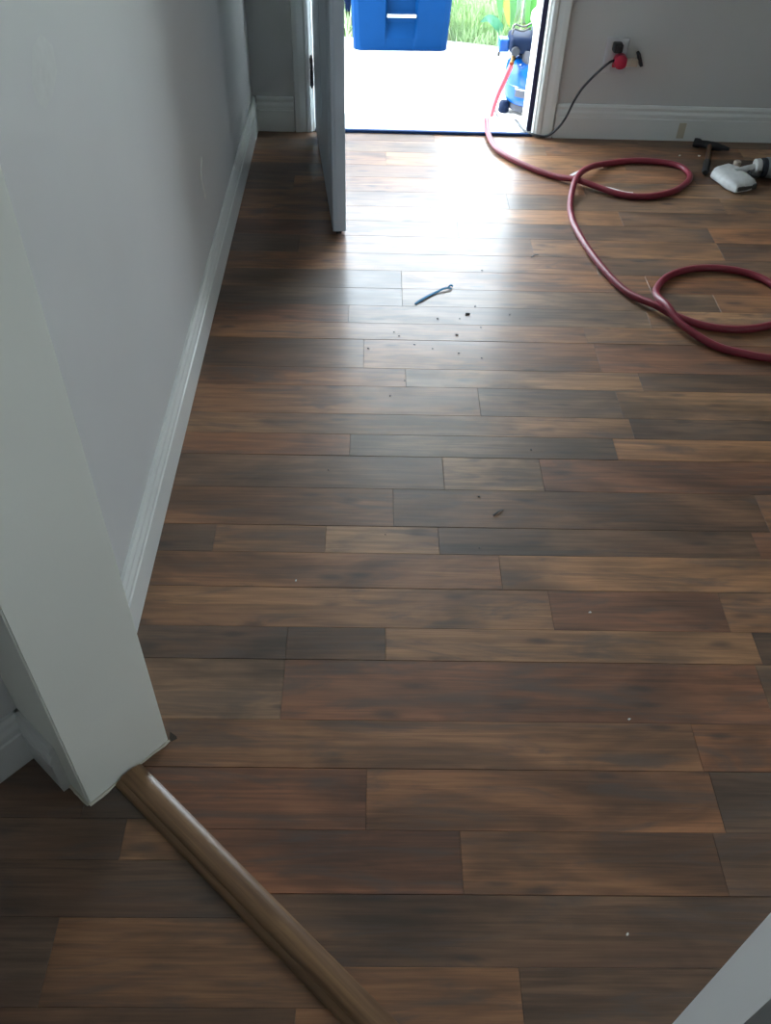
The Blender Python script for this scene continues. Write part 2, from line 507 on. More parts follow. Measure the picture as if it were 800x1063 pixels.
# angled partition with the cased opening
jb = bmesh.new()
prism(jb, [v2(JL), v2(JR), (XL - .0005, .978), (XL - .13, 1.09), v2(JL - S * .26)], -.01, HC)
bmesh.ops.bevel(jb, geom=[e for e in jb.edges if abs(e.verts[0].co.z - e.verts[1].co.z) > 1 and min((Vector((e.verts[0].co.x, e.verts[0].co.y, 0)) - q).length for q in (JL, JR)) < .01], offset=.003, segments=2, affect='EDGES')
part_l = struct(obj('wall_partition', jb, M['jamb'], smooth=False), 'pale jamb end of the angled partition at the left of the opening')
jb = bmesh.new()
KT = KL
E1 = KR + S * tdiag; E2 = KT + S * 1.6
prism(jb, [v2(KT), v2(KR), v2(E1), v2(E1 - Nn * .14), v2(E2)], -.01, HC)
bmesh.ops.bevel(jb, geom=[e for e in jb.edges if abs(e.verts[0].co.z - e.verts[1].co.z) > 1 and min((Vector((e.verts[0].co.x, e.verts[0].co.y, 0)) - q).length for q in (KT, KR)) < .01], offset=.012, segments=4, affect='EDGES')
struct(obj('wall_opening', jb, M['wall'], smooth=True), 'pale jamb edge close to the lens at the lower right')
hd = bmesh.new()
prism(hd, [v2(JL), v2(JR), v2(KR), v2(KT)], 2.08, HC)
struct(obj('wall_header', hd, M['wall']))
HE = HALL - Nn * 2.2
struct(obj('wall_hall', prism(bmesh.new(), [v2(HALL), v2(HE), v2(HE - S * .12), v2(HALL - S * .12)], -.01, HC), M['wall']),
       'dim hall wall at the lower left corner')
HF = HE + S * 2.2
struct(obj('wall_back', prism(bmesh.new(), [v2(HE - S * .12), v2(HF), v2(HF - Nn * .12), v2(HE - S * .12 - Nn * .12)], -.01, HC), M['wall']))
HG = HF + Nn * 2.4
ws = bmesh.new()
Q0, Q1, QZ0, QZ1 = 1.25, 1.63, 1.65, 2.05      # unseen window added at the hall end to brighten hall and jamb
for a, b, z0, z1 in ((0, Q0, -.01, HC), (Q1, 2.4, -.01, HC), (Q0, Q1, -.01, QZ0), (Q0, Q1, QZ1, HC)):
    prism(ws, [v2(HF + Nn * a), v2(HF + Nn * b), v2(HF + Nn * b + S * .12), v2(HF + Nn * a + S * .12)], z0, z1)
struct(obj('wall_side', ws, M['wall']), 'hall end wall with a small window added for fill light')
w2 = struct(empty('added_window_2', HF + Nn * Q0 + Vector((0, 0, QZ0))))
fm = bmesh.new()
for a, b, z0, z1 in ((Q0, Q0 + .03, QZ0, QZ1), (Q1 - .03, Q1, QZ0, QZ1), (Q0 + .03, Q1 - .03, QZ0, QZ0 + .03), (Q0 + .03, Q1 - .03, QZ1 - .03, QZ1)):
    prism(fm, [v2(HF + Nn * a + S * .03), v2(HF + Nn * b + S * .03), v2(HF + Nn * b + S * .07), v2(HF + Nn * a + S * .07)], z0, z1)
obj('added_window_frame', fm, M['trim'], w2)
fm = prism(bmesh.new(), [v2(HF + Nn * (Q0 + .03) + S * .048), v2(HF + Nn * (Q1 - .03) + S * .048), v2(HF + Nn * (Q1 - .03) + S * .052), v2(HF + Nn * (Q0 + .03) + S * .052)], QZ0 + .03, QZ1 - .03)
obj('pane', fm, M['pane'], w2)
pc = HF + Nn * (Q0 + Q1) / 2 + S * .13
portal('added_hall_window_portal', (pc.x, pc.y, (QZ0 + QZ1) / 2), .40, .42, (-S.x, -S.y, 0))
cl = bmesh.new()
box(cl, XL - .15, XR + .15, YB - .12, YO, HC, HC + .1)
prism(cl, [v2(HALL - S * .12), v2(HE - S * .12 - Nn * .12), v2(HF - Nn * .12 + S * .12), v2(HG + S * .12)], HC + .001, HC + .09)
struct(obj('ceiling', cl, M['ceiling']))

# small blemishes on the left wall
bm = bmesh.new()
pt = [(1.335, 1.02), (1.37, 1.055), (1.42, 1.06), (1.46, 1.03), (1.455, .995), (1.41, .975), (1.365, .972), (1.34, .99)]
a = [bm.verts.new((XL + .0002, y, z)) for y, z in pt]
cy, cz = 1.40, 1.015
b_ = [bm.verts.new((XL + .0008, cy + (y - cy) * .7, cz + (z - cz) * .7)) for y, z in pt]
for i in range(len(pt)): bm.faces.new((a[i], a[(i + 1) % len(pt)], b_[(i + 1) % len(pt)], b_[i]))
bm.faces.new(b_)
obj('filler_patch', bm, M['spackle'], wl, True)['label'] = 'diamond shaped filler patch'
obj('paint_drip', T(catmull([(XL, 2.51, .402), (XL + .001, 2.50, .395), (XL + .001, 2.465, .375), (XL + .001, 2.468, .34), (XL + .001, 2.488, .29)], 4), .0028, 6), M['spackle'], wl, True)['label'] = 'thin curved paint drip'

# ------------------------------------------------------------------ baseboards
BH = .135
BP = [(0, 0), (.016, 0), (.016, .084), (.0125, .087), (.0125, .091), (.0155, .094), (.0145, .104), (.010, .113), (.0095, .117), (.0115, .120), (.0115, .126), (.007, BH), (0, BH)]
def baseboard(name, path, label=None, flip=1):
    bm = bmesh.new(); sweep(bm, [(u * flip, v) for u, v in BP], path)
    return struct(obj(name, bm, M['trim']), label)
CW = .072   # casing width
baseboard('baseboard_left', [(XL, .99, .001), (XL, YF, .001)], 'white moulded baseboard along the left wall')
bbf = baseboard('baseboard_far', [(DX1 + CW + .012, YF, .001), (XR, YF, .001)], 'white moulded baseboard right of the door')
baseboard('baseboard_corner', [(XL + .017, YF, .001), (DX0 - CW - .012, YF, .001)], 'short baseboard behind the open door')
baseboard('baseboard_right', [(XR, YF - .017, .001), (XR, YB, .001)])
baseboard('baseboard_partition', [v2(HALL) + (.001,), v2(JL - S * .055) + (.001,)], 'short baseboard on the hall side of the partition', 1)
baseboard('baseboard_hall', [v2(HE) + (.001,), v2(HALL) + (.001,)], 'baseboard of the dim hall wall', 1)
bm = B(1.262, 1.292, YF - .0178, YF - .0158, .012, .075, .0008, 1)
obj('filler_stain', bm, M['filler'], bbf)['label'] = 'tan filler smear over a joint'
# ragged caulk along the foot of the jamb
def bead(a, b, off, r=.0035, n=14):
    pts = []
    for i in range(n + 1):
        p = a.lerp(b, i / n) + off * rnd.uniform(.6, 1.4)
        pts.append((p.x, p.y, .002 + rnd.uniform(0, .002)))
    return T(pts, [r * rnd.uniform(.5, 1.2) for _ in pts], 6)
obj('caulk_bead', bead(JL, JR, S * .002), M['caulk'], part_l, True)['label'] = 'ragged cream caulk at the foot of the jamb'
obj('caulk_bead', bead(JL, JL - S * .055, -Nn * .002, n=6), M['caulk'], part_l, True)
# open notch in the flooring beside the jamb
bm = bmesh.new(); prism(bm, [(-.371, .870), (-.366, .863), (-.356, .869), (-.358, .874), (-.372, .884)], -.0005, .0003)
obj('open_gap', bm, M['subfloor'], floor)['label'] = 'dark open notch beside the jamb'

# ------------------------------------------------------------------ exterior door, frame, casings
d1 = struct(empty('door_1', (DX0, YF, 0)), 'grey-white exterior door standing open into the room')
hx, hy = DX0 + .006, YF - .030
end = Vector((-.136, 2.826, 0)); hv = Vector((hx, hy, 0))
dv = (end - hv).normalized(); dn = Vector((-dv.y, dv.x, 0))   # dn points to the right of the leaf
LT = .045
def leafbox(t0, t1, n0, n1, z0, z1, bev=0):
    bm = B(t0, t1, n0, n1, z0, z1, bev=bev)
    mm = Matrix(((dv.x, dn.x, 0, hv.x), (dv.y, dn.y, 0, hv.y), (0, 0, 1, 0), (0, 0, 0, 1)))
    bmesh.ops.transform(bm, matrix=mm, verts=bm.verts); return bm
LW = (end - hv).length
leaf = obj('leaf', leafbox(0, LW, 0, LT, .014, 2.02, .002), M['door'], d1)
# raised stile lines on the free edge
for n0, n1 in ((.003, .011), (.013, .043)):
    obj('edge_strip', leafbox(LW, LW + .0015, n0, n1, .016, 2.018, .0006), M['door'], leaf)
obj('door_sweep', leafbox(.01, LW - .004, .012, .030, .004, .016, .001), M['rubber'], leaf)
for z0, z1 in ((.22, .88), (1.02, 1.86)):   # pressed panels on both faces
    for nn in (-.0012, LT - .0012):
        for t0, t1 in ((.12, .39), (.48, .75)):
            obj('panel', leafbox(t0, t1, nn, nn + .0024, z0, z1, .001), M['door'], leaf)
kb = LA([(.0, -.002), (.03, 0), (.03, .006), (.012, .01), (.012, .03), (.028, .04), (.03, .055), (.02, .066), (0, .068)], (0, 0, 0), 'z', 20)
mm = Matrix.Translation(hv + dv * (LW - .065) - dn * .0 + Vector((0, 0, .95))) @ (-dn).to_track_quat('Z', 'Y').to_matrix().to_4x4()
bmesh.ops.transform(kb, matrix=mm, verts=kb.verts); obj('knob', kb, M['steel'], leaf, True)
for z in (.245, 1.02, 1.80):
    hg = empty('hinge', (0, 0, 0)); hg.parent = d1
    hg.location = (0, 0, 0)
    zc = z
    for k in range(5):
        obj('knuckle', LA([(.0072, -.0095), (.0072, .0095)], (hx - .010, hy - .006, zc - .042 + k * .021), 'z', 12), M['steel_dark'], hg, True)
    obj('hinge_plate', B(hx - .014, hx - .006, hy + .0075, hy + .0115, zc - .052, zc + .052), M['steel_dark'], hg)
    obj('hinge_plate', leafbox(-.0012, .0004, .004, .034, zc - .052, zc + .052), M['steel'], hg)
    obj('pin', LA([(.002, -.062), (.0045, -.058), (.0045, .056), (.006, .058), (.003, .063)], (hx - .010, hy - .006, zc), 'z', 10), M['steel_dark'], hg, True)
# frame
JT = .034
for x0, x1, w0, w1 in ((DX0 - JT, DX0, DX0, DX0 + .018), (DX1, DX1 + JT, DX1 - .020, DX1)):
    jm = obj('jamb', B(x0, x1, YF - .001, YO + .002, -.01, DH + JT, .0015), M['trim'], d1)
    obj('stop', B(w0, w1, YF + .052, YO + .045, -.05, DH, .002), M['trim'], jm)
    obj('weatherstrip', B(w0 + .0005, w1 - .0005, YF + .040, YF + .0515, -.002, DH, .002), M['weather'], jm)
obj('head_jamb', B(DX0, DX1, YF - .001, YO + .002, DH, DH + JT, .0015), M['trim'], d1)
sl = obj('sill', B(DX0 - .03, DX1 + .03, YF + .004, YO + .04, -.05, .004, .004), M['sill_top'], d1)
obj('sill_edge', B(DX0, DX1, YF - .006, YF + .012, -.006, .011, .003), M['sill'], d1)
# casings
def casing(name, path, label):
    prof = [(0, 0), (0, .010), (.006, .014), (.020, .015), (.026, .012), (.050, .017), (CW - .004, .018), (CW, .015), (CW, 0)]
    bm = bmesh.new(); sweep(bm, [(u, v) for u, v in prof], path, up=(0, -1, 0))
    return struct(obj(name, bm, M['trim']), label)
casing('trim_1', [(DX0 - .008, YF, DH + .08), (DX0 - .008, YF, .001)], 'white casing on the hinge side of the door')
casing('trim_2', [(DX1 + .008, YF, .001), (DX1 + .008, YF, DH + .08)], 'white casing on the right side of the door')
casing('trim_3', [(DX1 + .008, YF, DH + .008), (DX0 - .008, YF, DH + .008)], 'white casing above the door')
# unseen right-wall window, added to fill the room with daylight
w1 = struct(empty('added_window_1', (XR, (WY0 + WY1) / 2, WZ0)))
fm = bmesh.new()
for y0, y1, z0, z1 in ((WY0, WY0 + .04, WZ0, WZ1), (WY1 - .04, WY1, WZ0, WZ1), (WY0 + .04, WY1 - .04, WZ0, WZ0 + .04), (WY0 + .04, WY1 - .04, WZ1 - .04, WZ1), (WY0 + .04, WY1 - .04, 1.585, 1.615)):
    box(fm, XR + .04, XR + .09, y0, y1, z0, z1)
obj('added_window_frame', fm, M['trim'], w1)
for z0, z1 in ((WZ0 + .04, 1.585), (1.615, WZ1 - .04)):
    obj('pane', B(XR + .062, XR + .066, WY0 + .04, WY1 - .04, z0, z1), M['pane'], w1)
obj('added_window_sill', B(XR - .04, XR + .03, WY0 - .04, WY1 + .04, WZ0 - .025, WZ0, .004), M['trim'], w1)

# ------------------------------------------------------------------ outdoors: patio and lawn
struct(obj('added_shade_roof', B(-.55, 3.2, YO, 5.62, 2.36, 2.46), M['stucco']), 'unseen roof slab added outside the door to cut sky glare')  # unseen roof, added to cut the sky's glare on the floor
for px in (-.5, 3.1):
    struct(obj('added_roof_post', B(px - .04, px + .04, 5.5, 5.58, PATIO, 2.36, .004), M['trim']))  # posts carrying the added roof, also out of view
struct(obj('patio', prism(bmesh.new(), [(-6, YO), (8, YO), (8, 4.95), (.90, 5.18), (.663, 5.20), (.43, 5.27), (-6, 5.45)], PATIO - .1, PATIO), M['concrete']), 'sunlit pale concrete patio outside the door')
struct(obj('lawn', B(-14, 16, 4.9, 26, PATIO - .3, PATIO - .03), M['soil']), 'lawn beyond the patio')
def lawn_edge(x):
    for (xa, ya), (xb, yb) in zip([(-6, 5.45), (.43, 5.27), (.663, 5.20), (.90, 5.18), (8, 4.95)], [(.43, 5.27), (.663, 5.20), (.90, 5.18), (8, 4.95)]):
        if xa <= x <= xb: return ya + (yb - ya) * (x - xa) / (xb - xa)
    return 5.3
vs, fs = [], []
for i in range(26000):
    x = rnd.uniform(-1.6, 2.6)
    y = lawn_edge(x) - .015 + abs(rnd.gauss(0, 1)) * 1.3
    if (-.15 < x < .43 and y < 5.75) or (-.85 < x < -.12 and 5.6 < y < 6.4) or (.82 < x < 1.24 and y < 5.78): continue
    h = rnd.uniform(.05, .13); a = rnd.uniform(0, 6.28); w = rnd.uniform(.004, .008); ln = rnd.uniform(.01, .07)
    la = rnd.uniform(0, 6.28); k = len(vs)
    vs += [(x - w * math.cos(a), y - w * math.sin(a), PATIO - .035), (x + w * math.cos(a), y + w * math.sin(a), PATIO - .035),
           (x + ln * math.cos(la), y + ln * math.sin(la), PATIO - .035 + h)]
    fs.append((k, k + 1, k + 2))
me = bpy.data.meshes.new('grass'); me.from_pydata(vs, [], fs); me.materials.append(M['grass'])
gr = bpy.data.objects.new('grass', me); C.objects.link(gr)
gr['kind'] = 'stuff'; tag(gr, 'bright green grass growing beyond the patio edge', 'grass')

# ------------------------------------------------------------------ blue wheeled bins
def wheeled_bin(loc, rot, mat, label, bar=True):
    """0.5 m wide at the foot, flaring upwards; front faces -Y"""
    root = empty('wheeled_bin', loc)
    tag(root, label, 'bin', 'blue wheeled bins on the patio')
    H = 1.0
    def ring(z):
        t = z / H; w = .252 + .045 * t; d0 = -.0 - .05 * t; d1 = .40 + .08 * t
        return w, d0, d1
    # shell with a recessed band in the middle of the front
    bm = bmesh.new(); rings = []
    zs = [0, .012, .06, .13, .19, .245, .35, .42, .6, .8, .96, 1.0]
    for z in zs:
        w, d0, d1 = ring(z)
        rec = .045 * min(1, max(0, (z - .045) / .10)) if z < .40 else .045 * max(0, 1 - (z - .40) / .05)
        c = .035
        pts = [(-w, d0 + c), (-w + c * .3, d0 + c * .3), (-w + c, d0), (-.085, d0), (-.072, d0 + rec), (.072, d0 + rec), (.085, d0), (w - c, d0), (w - c * .3, d0 + c * .3), (w, d0 + c),
               (w, d1 - c), (w - c * .3, d1 - c * .3), (w - c, d1), (-w + c, d1), (-w + c * .3, d1 - c * .3), (-w, d1 - c)]
        rings.append([bm.verts.new((x, y, z)) for x, y in pts])
    n = len(rings[0])
    for a, b in zip(rings, rings[1:]):
        for i in range(n): bm.faces.new((a[i], a[(i + 1) % n], b[(i + 1) % n], b[i]))
    bm.faces.new(rings[0][::-1])
    P = []
    bod = obj('body', bm, mat); P.append(bod)
    w, d0, d1 = ring(1.0)
    P.append(obj('rim', B(-w - .02, w + .02, d0 - .02, d1 + .02, .965, 1.005, .012), mat))
    P.append(obj('lid', B(-w - .025, w + .025, d0 - .03, d1 + .03, 1.008, 1.05, .02), mat))
    if bar:
        P.append(obj('lift_bar', T([(-.076, -.018, .175), (.076, -.018, .175)], .0085, 12), M['bar'], smooth=True))
    P.append(obj('handle', T([(-w + .03, d1, .98), (-w + .03, d1 + .07, 1.0), (w - .03, d1 + .07, 1.0), (w - .03, d1, .98)], .014, 10), mat, smooth=True))
    for sx in (-1, 1):
        P.append(obj('wheel', LA([(.03, -.02), (.09, -.022), (.10, -.014), (.10, .014), (.09, .022), (.03, .02)], (sx * .235, .40, .1005), 'x', 24), M['rubber'], smooth=True))
    for o in P: o.parent = root
    root.rotation_euler.z = rot
    return root
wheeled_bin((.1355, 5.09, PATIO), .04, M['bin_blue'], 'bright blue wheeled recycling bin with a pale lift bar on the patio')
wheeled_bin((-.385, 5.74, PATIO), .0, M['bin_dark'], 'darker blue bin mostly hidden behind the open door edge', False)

# ------------------------------------------------------------------ air compressor
cx, cy, cz = .727, 4.31, PATIO
cp = tag(empty('air_compressor', (cx, cy, cz)), 'blue air compressor with upright tank standing just outside the door', 'compressor')
R = .125
prof = [(.03, .035), (.085, .042), (.112, .058), (R, .085), (R, .185), (.118, .212), (.098, .235), (.06, .250), (.02, .254)]
tk = obj('tank', LA(prof, (cx, cy, cz), seg=40), M['tank'], cp, True)
obj('tank_seam', LA([(R + .0005, .132), (R + .002, .1335), (R + .002, .1385), (R + .0005, .14)], (cx, cy, cz), seg=40), M['tank'], tk, True)
lb = bmesh.new(); a0, a1 = -2.28, -1.55; k = 8
for j in range(k):
    aa, ab = a0 + (a1 - a0) * j / k, a0 + (a1 - a0) * (j + 1) / k
    r2 = R + .0012
    lb.faces.new([lb.verts.new((cx + r2 * math.cos(q), cy + r2 * math.sin(q), cz + z)) for q, z in ((aa, .096), (ab, .096), (ab, .128), (aa, .128))])
obj('rating_label', lb, M['grey_cast'], tk)['label'] = 'grey rating label'
lb = bmesh.new()
for j in range(k):
    aa, ab = a0 + (a1 - a0) * j / k, a0 + (a1 - a0) * (j + 1) / k
    r2 = R + .0014
    lb.faces.new([lb.verts.new((cx + r2 * math.cos(q), cy + r2 * math.sin(q), cz + z)) for q, z in ((aa, .128), (ab, .128), (ab, .135), (aa, .135))])
obj('label_stripe', lb, M['white_plastic'], tk)
obj('base_ring', LA([(.085, .018), (.095, .02), (.095, .05), (.085, .052)], (cx, cy, cz), seg=32), M['grey_cast'], cp, True)
for a in (3.35, 4.9, .3, 1.8):
    fx, fy = cx + .118 * math.cos(a), cy + .118 * math.sin(a)
    obj('foot', LA([(.022, .0005), (.026, .006), (.024, .04), (.017, .05)], (fx, fy, cz), seg=16), M['navy'], cp, True)
obj('pump_mount', B(cx - .075, cx + .075, cy - .05, cy + .05, cz + .245, cz + .262, .004), M['navy'], cp)
obj('motor_cylinder', LA([(.03, 0), (.040, .006), (.042, .06), (.038, .07)], (cx - .022, cy - .055, cz + .215), seg=24), M['grey_cast'], cp, True)
obj('pump_housing', B(cx - .125, cx + .03, cy - .075, cy + .06, cz + .268, cz + .335, .016, 3), M['navy'], cp, True)
obj('pump_head', B(cx - .018, cx + .09, cy - .085, cy + .08, cz + .275, cz + .355, .014, 3), M['grey_cast'], cp, True)
for i in range(4):
    obj('cooling_fin', B(cx - .008, cx + .08, cy - .09, cy - .084, cz + .286 + i * .016, cz + .293 + i * .016), M['dark_plastic'], cp)
obj('motor_shroud', B(cx - .028, cx + .12, cy - .08, cy + .09, cz + .352, cz + .425, .03, 4), M['white_plastic'], cp, True)['label'] = 'white rounded motor shroud'
sw = obj('pressure_switch', B(cx - .168, cx - .122, cy - .03, cy + .03, cz + .262, cz + .315, .006), M['tank'], cp)
obj('switch_lever', LA([(.006, 0), (.007, .014), (.004, .018)], (cx - .165, cy - .015, cz + .243), seg=10), M['rubber'], sw, True)
obj('pressure_gauge', LA([(.018, 0), (.019, .004), (.019, .016), (.016, .018)], (cx - .10, cy - .095, cz + .285), 'y', 18), M['dark_plastic'], cp, True)
obj('valve_stem', T([(cx - .098, cy - .03, cz + .235), (cx - .098, cy - .03, cz + .27)], .011, 10), M['navy'], cp, True)
obj('air_outlet', T([(cx - .098, cy - .045, cz + .262), (cx - .108, cy - .085, cz + .25), (cx - .115, cy - .11, cz + .24)], [.009, .009, .011], 10), M['brass'], cp, True)
for dz in (0, .018):
    obj('carry_handle', T(catmull([(cx - .115, cy - .02, cz + .335), (cx - .108, cy - .025, cz + .358 + dz), (cx - .07, cy - .03, cz + .352 + dz), (cx - .035, cy - .03, cz + .368 + dz)], 5), .0038, 8), M['steel_dark'], cp, True)

# ------------------------------------------------------------------ hose
HZ = .0125
hp = [(cx - .117, cy - .118, cz + .236), (.585, 4.17, .06), (.553, 4.14, -.01), (.525, 4.08, -.085), (.505, 3.99, -.098), (.490, 3.90, -.05), (.480, 3.84, .012), (.476, 3.77, .0165), (.474, 3.70, .015)]
fl_pts = [(0.49, 3.569), (0.535, 3.471), (0.613, 3.378), (0.698, 3.306), (0.782, 3.252, .010), (0.915, 3.17), (1.02, 3.151), (1.119, 3.188), (1.191, 3.256), (1.232, 3.333), (1.221, 3.41), (1.161, 3.451), (1.047, 3.463), (0.926, 3.43),
          (0.835, 3.347, .018), (0.768, 3.235, .025), (0.731, 3.107), (0.715, 2.957), (0.73, 2.79), (0.764, 2.624), (0.815, 2.477), (0.888, 2.384, .010), (0.937, 2.337, .004), (1.016, 2.292), (1.1, 2.274), (1.192, 2.288), (1.272, 2.333), (1.316, 2.411),
          (1.312, 2.525), (1.256, 2.601), (1.169, 2.634), (1.071, 2.63), (0.979, 2.584), (0.922, 2.51), (0.902, 2.435, .012), (0.912, 2.358, .026), (0.941, 2.279, .012), (1.018, 2.19), (1.106, 2.144), (1.172, 2.127), (1.255, 2.12), (1.45, 2.14), (1.75, 2.25), (2.1, 2.3)]
hp += [(p[0], p[1], HZ + (p[2] if len(p) > 2 else 0)) for p in fl_pts]
tag(obj('air_hose', T(catmull(hp, 6), .0115, 12), M['hose'], smooth=True), 'dark red rubber air hose looping across the floor from the compressor', 'hose')

# ------------------------------------------------------------------ outlet, plugs, cord
ox, oz = .945, .322
ol = tag(empty('wall_outlet', (ox, YF, oz)), 'white electrical outlet low on the far wall beside the door', 'outlet')
obj('cover_plate', B(ox - .044, ox + .044, YF - .007, YF, oz - .066, oz + .066, .003), M['plate'], ol)
for dz in (-.030, .030):
    rc = obj('receptacle', B(ox - .017, ox + .017, YF - .0095, YF - .007, oz + dz - .019, oz + dz + .019, .0012), M['plate'], ol)
    for dx in (-.007, .007):
        obj('slot', B(ox + dx - .0012, ox + dx + .0012, YF - .0098, YF - .0094, oz + dz - .006, oz + dz + .006), M['rubber'], rc)
obj('screw', LA([(.004, 0), (.003, .0015)], (ox, YF - .009, oz), 'y', 10), M['steel'], ol, True)
bp_ = tag(empty('black_plug', (ox - .004, YF - .03, oz + .042)), 'black plug pushed into the upper socket of the outlet', 'plug')
obj('plug_body', B(ox - .022, ox + .014, YF - .050, YF - .0100, oz + .022, oz + .056, .007, 3), M['rubber'], bp_, True)
obj('plug_grip', B(ox - .013, ox + .006, YF - .060, YF - .049, oz + .026, oz + .052, .004), M['rubber'], bp_, True)
rp = tag(empty('red_adapter', (ox + .012, YF - .03, oz - .012)), 'red plug adapter in the lower socket of the outlet', 'plug')
obj('adapter_body', LA([(.018, 0), (.026, .006), (.028, .030), (.022, .046), (.012, .05)], (ox + .014, YF - .060, oz - .008), 'y', 20), M['red'], rp, True)
obj('prong_block', B(ox - .008, ox + .016, YF - .0150, YF - .0098, oz - .040, oz - .014, .002), M['red'], rp)
obj('side_socket', B(ox + .036, ox + .080, YF - .060, YF - .030, oz - .022, oz + .004, .004), M['tan'], rp, True)
sd = B(-.006, .006, -.017, .017, -.026, .026, .003)
bmesh.ops.rotate(sd, cent=(0, 0, 0), matrix=Matrix.Rotation(.42, 3, 'Y').inverted(), verts=sd.verts)
bmesh.ops.translate(sd, vec=(ox + .086, YF - .045, oz + .004), verts=sd.verts)
obj('socket_cap', sd, M['rubber'], rp)
cd = [(ox - .006, YF - .040, oz - .004), (.911, 3.655, .312), (.87, 3.66, .268), (.827, 3.664, .211), (.802, 3.665, .158), (.784, 3.665, .104), (.757, 3.665, .055), (.718, 3.680, .014), (.668, 3.695, .0115), (.63, 3.745, .011),
      (.612, 3.84, .010), (.606, 3.915, -.02), (.603, 3.97, -.10), (.612, 4.06, -.113), (.605, 4.13, -.114), (.585, 4.16, -.114), (.575, 4.20, -.110), (.572, 4.26, -.108)]
tag(obj('power_cord', T(catmull(cd, 6), .0048, 8), M['cord'], smooth=True), 'thin black compressor power cord curving from the outlet down to the doorway', 'cord')  # the compressor's own power cord, kept as a separate object

# ------------------------------------------------------------------ transition strip between hall and room
sb = bmesh.new()
prof = [(-.029, .001), (-.029, .004), (-.025, .0085), (-.014, .0125), (.000, .0145), (.009, .0145), (.015, .0125), (.017, .0095), (.024, .0085), (.028, .005), (.029, .001)]
sweep(sb, prof, [(0.004, 0, 0), (OPEN - .004, 0, 0)])
st = obj('transition_strip', sb, M['strip'], smooth=True)
mm = Matrix(((S.x, Nn.x, 0, SLOPE_LINE.x), (S.y, Nn.y, 0, SLOPE_LINE.y), (0, 0, 1, 0), (0, 0, 0, 1)))
st.matrix_world = mm
tag(st, 'golden brown wooden transition strip lying diagonally across the opening', 'floor strip')

# ------------------------------------------------------------------ tools by the far baseboard
hm = tag(empty('hammer', (1.36, 3.5, 0)), 'dark hammer lying on the floor against the far baseboard', 'hammer')
A0, A1 = Vector((1.325, 3.648, .016)), Vector((1.452, 3.588, .016))
u = (A1 - A0).normalized()
hb = bmesh.new()
tube(hb, [A0, A0 + u * .008, A0 + u * .022, A0 + u * .030, A0 + u * .05, A0 + u * .085, A0 + u * .10, A0 + u * .145], [.0165, .0185, .0185, .014, .0155, .017, .015, .006], 14)
obj('head', hb, M['rubber'], hm, True)
mid = A0 + u * .066; e_ = Vector((1.298, 3.362, .015))
w_ = (e_ - mid)
hh = bmesh.new(); tube(hh, [mid, mid + w_ * .15, mid + w_ * .45, mid + w_ * .6], [.011, .0095, .010, .011], 12)
obj('handle', hh, M['hammer_wood'], hm, True)
hh = bmesh.new(); tube(hh, [mid + w_ * .6, mid + w_ * .63, mid + w_ * .8, mid + w_ * .95, mid + w_], [.012, .0145, .0135, .015, .010], 12)
obj('grip', hh, M['rubber'], hm, True)

tl = tag(empty('power_tool', (1.42, 3.33, 0)), 'scuffed white and charcoal power tool lying beside the hammer at the right', 'power tool')
# flat splayed foot with an open slot
out = [(1.312, 3.345), (1.335, 3.385), (1.395, 3.420), (1.432, 3.395), (1.452, 3.330), (1.470, 3.255), (1.445, 3.230), (1.375, 3.205), (1.345, 3.240)]
wb = bmesh.new(); n = len(out)
cxx, cyy = 1.395, 3.315
def rg(z, k): return [wb.verts.new((cxx + (x - cxx) * k, cyy + (y - cyy) * k, z)) for x, y in out]
rr = [rg(.003, .90), rg(.009, .97), rg(.026, .95), rg(.036, .84), rg(.041, .6)]
for a, b in zip(rr, rr[1:]):
    for i in range(n): wb.faces.new((a[i], a[(i + 1) % n], b[(i + 1) % n], b[i]))
wb.faces.new(rr[0][::-1]); wb.faces.new(rr[-1])
ft = obj('nose_shell', wb, M['tool_white'], tl, True)
slp = bmesh.new(); prism(slp, [(1.378, 3.2155), (1.462, 3.2475), (1.463, 3.262), (1.378, 3.235)], .008, .027)
bmesh.ops.bevel(slp, geom=slp.edges[:], offset=.003, segments=1, affect='EDGES')
bmesh.ops.translate(slp, vec=(.003, -.006, 0), verts=slp.verts)
obj('nose_slot', slp, M['tool_slot'], ft)
obj('dial', LA([(.013, 0), (.0145, .004), (.0145, .018), (.011, .022)], (1.425, 3.392, .030), 'z', 16), M['tan'], tl, True)
obj('neck', T([(1.405, 3.335, .030), (1.45, 3.35, .040), (1.49, 3.362, .044)], [.016, .012, .012], 14), M['tool_white'], tl, True)
obj('trigger_guard', T(catmull([(1.455, 3.335, .036), (1.465, 3.315, .028), (1.49, 3.315, .028), (1.505, 3.345, .036)], 4), .006, 8), M['rubber'], tl, True)
obj('collar', LA([(.020, 0), (.029, .004), (.031, .020), (.027, .026)], (1.482, 3.365, .042), 'x', 20), M['tool_white'], tl, True)
obj('barrel', LA([(.026, 0), (.036, .006), (.037, .03), (.036, .12), (.030, .21), (.02, .22)], (1.508, 3.365, .0385), 'x', 24), M['dark_plastic'], tl, True)
obj('barrel_band', LA([(.0375, 0), (.0385, .003), (.0385, .042), (.0375, .045)], (1.528, 3.365, .0390), 'x', 24), M['tool_grey'], tl, True)

